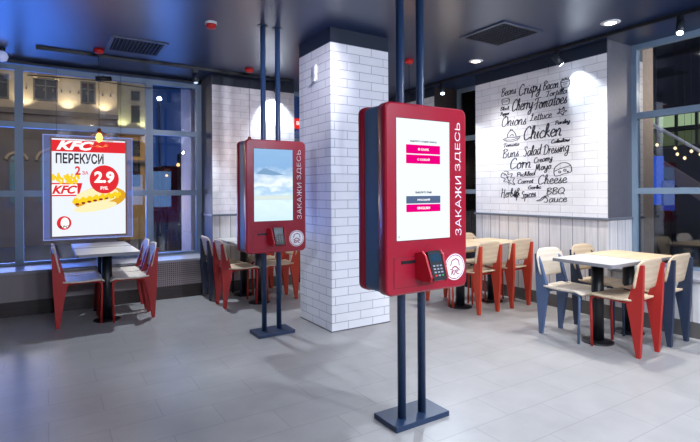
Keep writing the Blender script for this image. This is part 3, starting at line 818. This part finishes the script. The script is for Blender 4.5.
doodle([[(0,.25),(.3,.35),(.5,.35),(.75,.3),(1,.35),(.8,.05),(.3,.0),(0,.25)], [(.25,.38),(.3,.7),(.5,.95),(.7,.7),(.78,.35)], circ(.5,1.0,.06,.06), [(.1,.2),(.5,.12),(.9,.22)], [(.4,.45),(.55,.6),(.62,.45)]], 4.302, 2.012, .27, .15)
doodle([[(0,.35),(.1,.7),(.55,1.),(.95,.8),(1,.3),(.6,.15),(.1,.0),(0,.35)], [(0,.35),(.4,.55),(.97,.75)], circ(.35,.3,.06,.07), circ(.65,.42,.07,.08), circ(.82,.3,.03,.04)], 3.555, 1.545, .222, .155)
doodle([[(.1,.9),(.4,.7),(.5,.4),(.7,.1),(1,.0)], [(.1,.9),(0,.6),(.3,.45),(.2,.25),(.5,.2),(.6,.0)], [(.2,1.),(.5,.95),(.5,.75),(.8,.8),(.7,.5),(.95,.5),(.85,.25),(1,0)], [(.2,.7),(.35,.8)], [(.35,.5),(.6,.6)], [(.5,.3),(.75,.35)]], 4.338, 1.452, .225, .18)
doodle([[(0,.1),(.5,.35),(.9,.85),(1,.6),(.5,.1),(0,.1)], [(.9,.8),(1.2,1.1)], [(.92,.75),(1.3,.85)]], 3.80, 1.245, .11, .065)
doodle([[(.4,1),(.5,.6),(.3,.3),(.6,.3),(.45,.0)], circ(.35,.75,.15,.1), circ(.65,.65,.15,.1), circ(.3,.5,.13,.09), circ(.65,.4,.14,.09)], 4.14, 1.25, .09, .14)
doodle([[(0,.2),(.2,.8),(.4,.3),(.7,.9),(1,.9)]], 3.83, 2.415, .35, .045)
doodle([[(0,.2),(.5,0),(1,.5)]], 3.86, 2.17, .33, .035, .006)
doodle([[(0,0),(.5,.2),(1,.1)]], 4.09, 1.535, .28, .02, .006)

# ------------------------------------------------------------------ ceiling fittings
def track(name, p0, p1, label):
    x0, y0 = p0; x1, y1 = p1
    return tag(MB().box(min(x0, x1), min(y0, y1), CEIL-.035, max(x0, x1), max(y0, y1), CEIL).build(name, M_black), label, 'lighting track', 'black ceiling lighting tracks')
track('lighting_track', (-.10, 6.30), (3.0, 6.335), 'black lighting track on the ceiling in front of the poster window')
track('lighting_track', (4.86, 1.2), (4.895, 6.2), 'black lighting track on the ceiling along the lettered wall')
COOL = (.74, .85, 1.); WHITE = (.90, .95, 1.)
def track_spot(x, y, tgt, label, energy, spot=50, col=COOL, lens=14., blend=.4):
    z = CEIL-.035
    r = empty('track_spotlight', (x, y, z), 0, label, 'spotlight', 'track spotlights')
    MB().box(-.03, -.016, -.045, .03, .016, 0).build('adapter', M_black, r)
    MB().tube([(0, 0, -.04), (0, 0, -.085)], .008, 8).build('stem', M_black, r)
    d = (Vector(tgt)-Vector((x, y, z-.10))).normalized(); c = Vector((0, 0, -.10))
    MB().tube([c-d*.055, c+d*.075], .036, 20).build('lamp_head', mat('lamp_grey', '2a3038', .4), r)
    ln = MB().tube([c+d*.075, c+d*.078], .026, 16).build('lens', emit_mat('lens_glow_%d' % lens, 'cfe2ff', lens), r)
    lp = Vector((x, y, z))+c+d*.095
    light('SPOT', 'track_beam', lp, energy, col, .03, spot, blend, tgt)
track_spot(4.88, 3.373, (5.07, 3.20, 2.52), 'grey track spotlight above the lettered wall, left of the right window', 20, 62, blend=.45)
track_spot(4.88, 5.245, (4.0, 3.9, 0), 'bright track spotlight in the far right corner above the near kiosk', 150, 80)
track_spot(4.88, 2.12, (3.2, 1.6, .0), 'bright track spotlight before the right window glass', 90, 90)
track_spot(2.75, 6.317, (2.80, 6.55, 2.40), 'track spotlight behind the far kiosk poles washing the brick wall', 48, 95, blend=.7)
track_spot(1.62, 6.317, (1.7, 5.5, 0), 'dark track spotlight by the end of the poster window', 190, 75, lens=1)
def downlight(x, y, label, energy, col=WHITE, cone=110):
    r = empty('recessed_downlight', (x, y, CEIL), 0, label, 'ceiling light', 'recessed ceiling downlights')
    MB().lathe([(.052, -.008), (.085, -.006), (.088, 0)], n=28).build('trim_ring', M_whiteplastic, r)
    MB().lathe([(.05, -.0095), (.045, -.0085)], n=24).build('diffuser', emit_mat('downlight_glow', 'fff2dc', 9.), r)
    light('SPOT', 'downlight_beam', (x, y, CEIL-.03), energy, col, .06, cone, .9, (x, y, 0))
downlight(4.60, 2.604, 'round ceiling downlight above the white-topped table by the right window', 170, (1, .96, .92))
downlight(4.52, 4.25, 'round ceiling downlight above the far tables by the lettered wall', 100, (.95, .95, 1.))
# unseen downlights and spots added as fill, behind and beside the camera
for x, y, e in ((3.0, 1.4, 200), (3.2, -.8, 260), (1.1, -.9, 180), (-1.6, .2, 12), (.9, 1.2, 45)):
    downlight(x, y, 'unseen fill downlight added on the open side of the room', e, (.78, .86, 1.), 150)
downlight(-2.2, 3.2, 'unseen fill downlight added on the open side of the room', 25, (.45, .6, 1.), 130)
for x in (.4, 1.6, 2.8, 4.0):
    light('SPOT', 'fill_spot', (x, -2.9, 2.75), 240, (.72, .80, 1.), .05, 100, .6, target=(x*.5+1.6, 4., .9))  # unseen fill spots added to brighten the room from behind

light('SPOT', 'column_fill', (-2.6, 1.2, 2.8), 260, (.58, .68, 1.), .03, 34, .8, target=(2.35, 4.5, 1.5))  # added beam brightening the column's left face, no fitting modelled
light('SPOT', 'wall_spot', (1.9, 3.0, 2.9), 110, (.86, .84, 1.), .03, 56, .9, target=(2.3, 6.5, 1.7))  # added beam brightening the back brick panel, no fitting modelled
def vent(cx, cy, s, label):
    r = empty('ceiling_vent', (cx, cy, CEIL), 0, label, 'air vent', 'square ceiling vents')
    m = mat('vent_metal', '3c465c', .4)
    MB().box(-s/2+.02, -s/2+.02, -.004, s/2-.02, s/2-.02, 0).build('backing', M_black, r)
    f = MB(); h = s/2
    for a, b, c, d in ((-h, -h, h, -h+.035), (-h, h-.035, h, h), (-h, -h+.035, -h+.035, h-.035), (h-.035, -h+.035, h, h-.035)): f.box(a, b, -.014, c, d, 0)
    f.build('frame', m, r)
    g = MB(); n = 13
    for k in range(n):
        q = -h+.035+(k+.5)*(s-.07)/n
        g.box(q-.003, -h+.035, -.016, q+.003, h-.035, -.004); g.box(-h+.035, q-.003, -.014, h-.035, q+.003, -.004)
    g.build('grille', mat('grille_metal', '20283a', .5), r)
vent(.84, 5.74, .56, 'square ceiling vent above the poster window tables')
vent(3.96, 3.385, .58, 'square ceiling vent above the kiosk and the lettered wall tables')

r = empty('smoke_detector', (1.322, 4.572, CEIL), 0, 'round red and white detector on the ceiling left of the far kiosk poles', 'smoke detector')
MB().lathe([(.055, 0), (.055, -.025)][::-1], n=28).build('base', M_whiteplastic, r)
MB().lathe([(.02, -.065), (.042, -.055), (.05, -.025)], n=28).build('dome', M_redplastic, r)

def pendant(x, y, zb, label, power=6):
    r = empty('pendant_lamp', (x, y, CEIL), 0, label, 'pendant lamp', 'bare-bulb pendants on cords')
    MB().lathe([(.02, -.05), (.05, -.035), (.055, 0)], n=24).build('ceiling_cup', M_redplastic, r)
    MB().tube([(0, 0, -.05), (0, 0, zb+.10-CEIL)], .003, 6).build('cord', M_cord, r)
    MB().lathe([(.018, zb+.05-CEIL), (.02, zb+.10-CEIL)], n=16).build('socket', M_copper, r)
    b = MB().lathe([(.008, zb-.055-CEIL), (.028, zb-.035-CEIL), (.036, zb-CEIL), (.026, zb+.03-CEIL), (.014, zb+.052-CEIL)], n=20)
    b.build('bulb', emit_mat('bulb_glow', 'ffa850', 4.), r)
    c = MB(); z = zb-CEIL
    for k in range(8):
        a = 2*PI*k/8; ca, sa = math.cos(a), math.sin(a)
        c.tube([(.02*ca, .02*sa, z+.08), (.14*ca, .14*sa, z-.03), (.07*ca, .07*sa, z-.10)], .0022, 5)
    for rr, zz in ((.14, -.03), (.07, -.10)):
        c.tube([(rr*math.cos(2*PI*k/16), rr*math.sin(2*PI*k/16), z+zz) for k in range(17)], .0022, 5)
    c.build('wire_shade', M_copper, r)
    light('POINT', 'bulb_light', (x, y, zb-.12), power, (1, .62, .3), .03)
pendant(.498, 6.10, 2.0, 'pendant lamp with a wire shade hanging in front of the lit poster', 2.5)
pendant(2.248, 6.06, 2.0, 'pendant lamp on a thin cord behind the far kiosk', 1.5)
pendant(3.776, 4.643, 2.1, 'pendant lamp behind the near kiosk poles', 3)

# small fittings along the window head
r = empty('security_camera', (.62, 7.0, 2.86), 0, 'black camera on the window frame above the poster', 'camera')
MB().tube([(-.09, -.05, -.02), (.09, -.03, .0)], .03, 14).build('body', M_black, r)
MB().box(-.012, -.03, 0, .012, .066, .03).build('bracket', M_black, r)
tag(MB().tube([(-.2, 6.98, 2.80), (.5, 6.98, 2.82), (1.1, 6.98, 2.79), (1.75, 6.98, 2.84)], .006, 6).build('cable', M_black), 'thin cable strung along the window head', 'cable')
r = empty('dome_lamp', (-.42, 6.6, CEIL), 0, 'round white globe at the left edge below the ceiling', 'lamp')
MB().lathe([(.03, -.03), (.035, 0)], n=16).build('mount', M_black, r)
MB().lathe([(.01, -.15), (.045, -.135), (.062, -.09), (.045, -.045), (.02, -.03)], n=24).build('globe', mat('globe_white', 'c8ccd8', .3, emit='9fb4ff', estr=.25), r)
r = empty('exit_sign', (3.52, 7.0, 2.47), 0, 'small red lit sign seen between the far kiosk and the column', 'sign')
MB().box(-.17, -.01, -.08, .17, .01, .08).build('sign_box', emit_mat('sign_red', 'd8281c', 1.), r)
q = MB(); put_text(q, 'ВЫХОД', FRONT(0, -.01, 0), -.14, -.035, .28, .07, bold=.02, depth=.002); q.build('sign_lettering', M_btw, r)
MB().box(-.006, -.005, .08, .006, .005, .52).build('hanger', M_black, r)

# ------------------------------------------------------------------ outside: street and facing house
def setg(name, mb, m, label, cat, **k): return tag(mb.build(name, m), label, cat, **k)
M_asph = mat('asphalt', '2a2a30', .5, noise=.2)
struct('ground', MB().box(-60, 7.3, -.35, 60, 60, -.25), M_asph)
struct('pavement', MB().box(-20, 7.3, -.25, 20, 9.5, -.15), mat('pavement_stone', '55504c', .6, noise=.1))
M_stone = mat('facade_stone', '9c8a6e', .8, noise=.12, nscale=3.); M_stone2 = mat('facade_ochre', 'b08a4a', .8, noise=.1, nscale=3.)
M_pane = mat('dark_pane', '0c0e12', .6); M_stonel = mat('facade_base', '5c5248', .8, noise=.2, nscale=2.)
WARM = (1, .88, .64)
def house():
    r = empty('stone_building', (0, 18, -.3), 0, 'warmly uplit stone building across the street behind the poster', 'building')
    L = lambda x, y, z: (x, y-18, z+.3)
    m = MB(); m.box(-9, 0, 0, 2.02, 4, 9.3); m.build('wall', M_stone, r)
    MB().box(-9, -.25, 4.12, 2.02, 0, 4.27).build('ledge', M_stonel, r)
    b = MB()
    b.box(-9, -.12, 0, 2.02, 0, 4.12); b.build('lower_wall', M_stonel, r)
    def win(x0, z0, x1, z1, lit=None):
        f = MB(); z0 += .3; z1 += .3; t = .05
        for a, bb, c, d in ((x0-t, z0-t, x1+t, z0), (x0-t, z1, x1+t, z1+t), (x0-t, z0, x0, z1), (x1, z0, x1+t, z1), ((x0+x1)/2-.02, z0, (x0+x1)/2+.02, z1), (x0, z0+(z1-z0)*.66, x1, z0+(z1-z0)*.66+.03)):
            f.box(a, -.20 if z0 < 3.8 else -.05, bb, c, -.12 if z0 < 3.8 else 0, d)
        f = f.build('window', mat('old_frame', '4c463c', .6), r)
        MB().box(x0, -.135 if z0 < 3.8 else -.015, z0, x1, -.12 if z0 < 3.8 else 0, z1).build('pane', lit or M_pane, f)
    win(-1.75, 4.31, -1.02, 4.96); win(-.31, 4.34, .25, 4.95); win(.98, 4.35, 1.32, 4.97); win(-3.2, 4.3, -2.6, 4.95)
    # hood over the middle window with brackets
    h = MB(); h.box(-.50, -.35, 5.50, .42, 0, 5.57); h.box(-.42, -.25, 5.44, .34, 0, 5.50)
    for x in (-.36, .22): h.box(x, -.25, 5.27, x+.12, 0, 5.44)
    h.build('window_hood', M_stone, r)
    # frieze studs
    s = MB()
    for k in range(18):
        x = -2.2+k*.235; s.box(x, -.03, 4.78+.3 if False else 4.62+.28, x+.04, 0, 4.98)
    s.build('frieze', M_stonel, r)
    grn = mat('shop_pane_green', '1c2c2c', .3, emit='5c8c84', estr=.22)
    for x0, x1 in ((-2.6, -1.9), (-.95, -.62), (-.18, .62), (1.1, 1.75)):
        win(x0, 1.1, x1, 2.35, grn); 
        a = MB(); c = (x0+x1)/2; rad = (x1-x0)/2
        pts = [(c+rad*math.cos(PI*k/14), 2.70+rad*.7*math.sin(PI*k/14)) for k in range(15)]
        a.prism(pts, lambda u, v, d: (u, -.12-d, v), 0, .02); a.build('fanlight', grn, r)
        a = MB(); pts = [Vector((c+(rad+.1)*math.cos(PI*k/14), -.15, 2.70+(rad*.7+.1)*math.sin(PI*k/14))) for k in range(15)]
        a.tube(pts, .05, 6); a.build('arch_moulding', M_stone, r)
    # second block set a little back
    r2 = empty('corner_building', (2.5, 18.3, -.3), 0, 'pale corner building beside the stone one, lit from its ledge', 'building')
    MB().box(-.44, 0, 3.75, .60, 4, 8.2).build('wall', mat('facade_grey', '8c8474', .8, noise=.1), r2)
    MB().box(-.44, 0, 0, .60, 4, 3.70).build('lower_wall', M_stone2, r2)
    MB().box(-.44, -.25, 3.68, .65, 0, 3.80).build('ledge', M_stone, r2)
    for z0, z1 in ((4.88, 5.23), (4.12, 4.72), (2.95, 3.5), (1.9, 2.7)):
        f = MB().box(-.02, -.04, z0, .27, 0, z1).build('window', mat('old_frame', '4c463c', .6), r2)
        MB().box(.0, -.05, z0+.03, .25, -.03, z1-.03).build('pane', M_pane, f)
    MB().box(-.3, -.28, 2.72, .5, -.02, 2.80).build('balcony', M_stonel, r2)
    for x, e, c in ((-2.1, 38, WARM), (-.60, 46, WARM), (.58, 50, WARM), (1.62, 46, WARM)):
        light('SPOT', 'facade_uplight', (x, 17.78, 3.99), e, c, .05, 120, .6, (x, 17.98, 5.4))
    light('SPOT', 'arch_uplight', (1.06, 17.65, 3.30), 14, (1, .85, .6), .05, 120, .6, (1.06, 17.9, 4.2))
    for x in (2.22, 2.88): light('SPOT', 'facade_uplight', (x, 18.12, 3.60), 26, (.92, .95, .5), .05, 120, .6, (x, 18.3, 5.0))
    light('POINT', 'street_glow', (2.6, 17.3, 2.8), 7, (1, .72, .3), .1)
    light('POINT', 'street_glow', (-.6, 14.5, 3.2), 90, (1, .82, .65), .2)
    light('AREA', 'street_fill', (-1, 11.5, 7.5), 120, (1, .92, .78), 2.5, target=(0, 18, 5.0))  # added area lights brightening facade and street, no real fitting there
    light('AREA', 'street_fill', (1, 10.5, 5.5), 220, (.9, .85, .9), 2.0, target=(0, 15, 0))
house()
# dark blocks further off with street lamps
M_far = mat('far_block', '141c2c', .9)
setg('far_building', MB().box(8.0, 42, -.3, 10.5, 46, 3.6), M_far, 'dark low building far down the street, left one', 'building')
setg('far_building', MB().box(11.0, 44, -.3, 18., 50, 5.2), M_far, 'dark block far down the street, behind the right end of the window', 'building')
def streetlamp(x, y, h, r_, m, label, group=None):
    r = empty('street_lamp', (x, y, -.3), 0, label, 'street lamp', group)
    MB().tube([(0, 0, 0), (0, 0, h+.3)], .05, 8).build('pole', M_black, r)
    MB().lathe([(r_*.4, h+.3-r_), (r_, h+.3), (r_*.4, h+.3+r_)], n=14).build('lamp_head', m, r)
warm = emit_mat('street_warm', 'ffb060', 3.)
streetlamp(5.55, 25, 2.75, .09, warm, 'warm street lamp seen through the narrow window bay, centre', 'distant street lamps')
streetlamp(4.4, 22, 2.1, .06, warm, 'small street lamp low beside the window mullion', 'distant street lamps')
streetlamp(7.6, 30, 2.2, .09, warm, 'warm street lamp at the right edge of the narrow bay', 'distant street lamps')
r = empty('street_lamp', (3.55, 19.0, -.3), 0, 'brilliant white street lamp high in the narrow window bay', 'street lamp', 'distant street lamps')
MB().tube([(0, 0, 0), (0, 0, 5.1)], .04, 8).build('pole', M_far, r)
MB().lathe([(.03, 5.1), (.08, 5.17), (.03, 5.24)], n=14).build('lamp_head', emit_mat('street_white', 'd0e4ff', 40.), r)
# beige piers standing just outside beside the window bays
M_pier = mat('beige_pier', 'b8a592', .7, noise=.08)
struct('trim_pier_left', MB().box(1.80, 7.32, 0, 2.2, 7.9, 3.2), M_pier)
struct('trim_pier_right', MB().box(5.82, 2.97, 0, 6.15, 3.3, 3.2), M_pier)
struct('trim_pier_corner', MB().box(5.62, 5.28, .56, 5.80, 5.63, 2.98), mat('wood_pier', 'a87850', .6, noise=.1))

# hall beyond the right window
M_hall = mat('hall_wall', '1c1a20', .8); M_hfl = mat('hall_floor', '3c3a3c', .4)
struct('hall_floor', MB().box(5.8, -8, -.1, 13, 7, 0), M_hfl)
struct('hall_wall', MB().box(12.5, -8, 0, 12.7, 9, 6), M_hall)
struct('hall_ceiling', MB().box(5.8, -8, 4.6, 13, 9, 4.7), M_hall)
hw = empty('hall_glazing', (10.4, 3.9, 0), 0, 'lit glazed partition high in the hall beyond the right window', 'partition')
gw = MB().box(-.03, -1.4, 0, .03, -1.3, 2.2).box(-.03, 1.3, 0, .03, 1.4, 2.2)
for k in range(9):
    y = -1.4+k*.35; gw.box(-.03, y-.02, 2.2, .03, y+.02, 2.95)
for z in (2.2, 2.55, 2.92): gw.box(-.03, -1.4, z, .03, 1.4, z+.03)
gw.build('mullions', M_black, hw)
MB().box(.05, -1.4, 2.62, .07, 1.4, 2.85).build('lit_band', emit_mat('hall_green', 'c8e0a8', .55), hw)
MB().box(.05, -1.4, 2.25, .07, 1.4, 2.52).build('dim_band', emit_mat('hall_dim', '8c9a62', .22), hw)
st = empty('hall_staircase', (10, 4.4, 0), 0, 'beige staircase side sloping down in the hall beyond the right window', 'staircase')
MB().prism([(-1.6, 2.62+.75), (2.2, 2.62-2.0), (2.2, 2.62-2.3), (-1.6, 2.62+.45)], lambda u, v, d: (-d, -u-.0, v-.45), 0, .08).build('stringer', mat('stair_beige', '7c7068', .6), st)
MB().tube([(-.04, 1.6, 3.5), (-.04, -2.2, .75)], .03, 8).build('handrail', M_whiteplastic, st)
bl = empty('blue_lightbox', (9.6, 4.6, 0), 0, 'glowing blue panel low in the hall beyond the right window', 'light panel')
MB().box(-.04, -.25, 0, .04, .25, 1.0).build('plinth', M_black, bl)
MB().box(-.05, -.12, 1.1, .05, .30, 2.0).build('panel', emit_mat('hall_blue', '2e62e0', .55), bl)
MB().box(-.05, -.30, 1.0, .05, -.12, 1.55).build('side_panel', emit_mat('hall_blue2', '244ab0', .4), bl)
gl = [(9.8, 4.32, 2.03), (9.8, 4.20, 1.95), (9.7, 4.05, 2.06), (9.8, 3.95, 2.0), (9.7, 4.62, 2.22), (9.9, 4.4, 2.15)]
for x, y, z in gl:
    g_ = empty('hall_globe_lamp', (x, y, z), 0, 'small warm lamp globe glowing in the hall beyond the right window', 'lamp', 'small hall lamps')
    MB().lathe([(.008, -.03), (.03, 0), (.008, .03)], n=12).build('globe', emit_mat('hall_warm', 'ffd89a', 2.2), g_)
    MB().tube([(0, 0, .03), (0, 0, 4.6-z)], .003, 5).build('cord', M_black, g_)

light('POINT', 'pier_fill', (6.6, 2.2, 2.6), 30, (1, .85, .7), .1)  # added point lights to brighten the piers, no fitting there
light('POINT', 'pier_fill', (6.5, 5.0, 2.6), 18, (1, .80, .6), .1)
light('POINT', 'pier_fill', (5.2, 5.4, 1.7), 5, (1, .85, .7), .03)  # added inside the recess to brighten the wood pier
light('POINT', 'hall_fill', (9.0, 2.5, 4.0), 120, (.8, .88, 1), .3)  # added fill to brighten the hall
light('POINT', 'pier_fill', (1.2, 7.9, 1.2), 14, (1, .85, .7), .3)  # added fill for the left pier
# blue area lights added outside to tint the window side, and dusk sky
light('AREA', 'blue_window_fill', (-.6, 9.4, .7), 130, (.08, .25, 1.), 2.6, target=(.2, 4.6, 3.2))
light('AREA', 'blue_window_fill', (2.2, 9.6, .9), 30, (.12, .30, 1.), 1.2, target=(.8, 5.0, 3.2))
w = bpy.data.worlds.new('dusk'); SC.world = w; w.use_nodes = True
nt = w.node_tree; bg = nt.nodes['Background']
tc = N(nt, 'ShaderNodeTexCoord'); sp = N(nt, 'ShaderNodeSeparateXYZ'); rp = N(nt, 'ShaderNodeValToRGB')
nt.links.new(tc.outputs['Generated'], sp.inputs[0]); nt.links.new(sp.outputs['Z'], rp.inputs[0]); nt.links.new(rp.outputs[0], bg.inputs[0])
rp.color_ramp.elements[0].color = (*hexc('2c4c8c'), 1); rp.color_ramp.elements[1].color = (*hexc('040a18'), 1); rp.color_ramp.elements[1].position = .35
bg.inputs[1].default_value = .6

# ------------------------------------------------------------------ camera
yaw, roll, F, CY = 1.011, -.0055, 483.12, 191.53
fw = Vector((math.cos(yaw), math.sin(yaw), 0)); rt = Vector((math.sin(yaw), -math.cos(yaw), 0)); up = Vector((0, 0, 1))
r2 = rt*math.cos(roll)+up*math.sin(roll); u2 = -rt*math.sin(roll)+up*math.cos(roll)
cam = bpy.data.cameras.new('camera'); co = bpy.data.objects.new('camera', cam); COL.objects.link(co)
cam.sensor_width = 36; cam.lens = F/700*36; cam.shift_y = -(221-CY)/700; cam.clip_start = .05; cam.clip_end = 300
co.matrix_world = Matrix(((r2.x, u2.x, -fw.x, 0), (r2.y, u2.y, -fw.y, 0), (r2.z, u2.z, -fw.z, 1.377), (0, 0, 0, 1)))
SC.camera = co
vs = SC.view_settings
vs.view_transform = 'Standard'; vs.look = 'None'; vs.gamma = 1; vs.use_curve_mapping = False; vs.exposure = .27
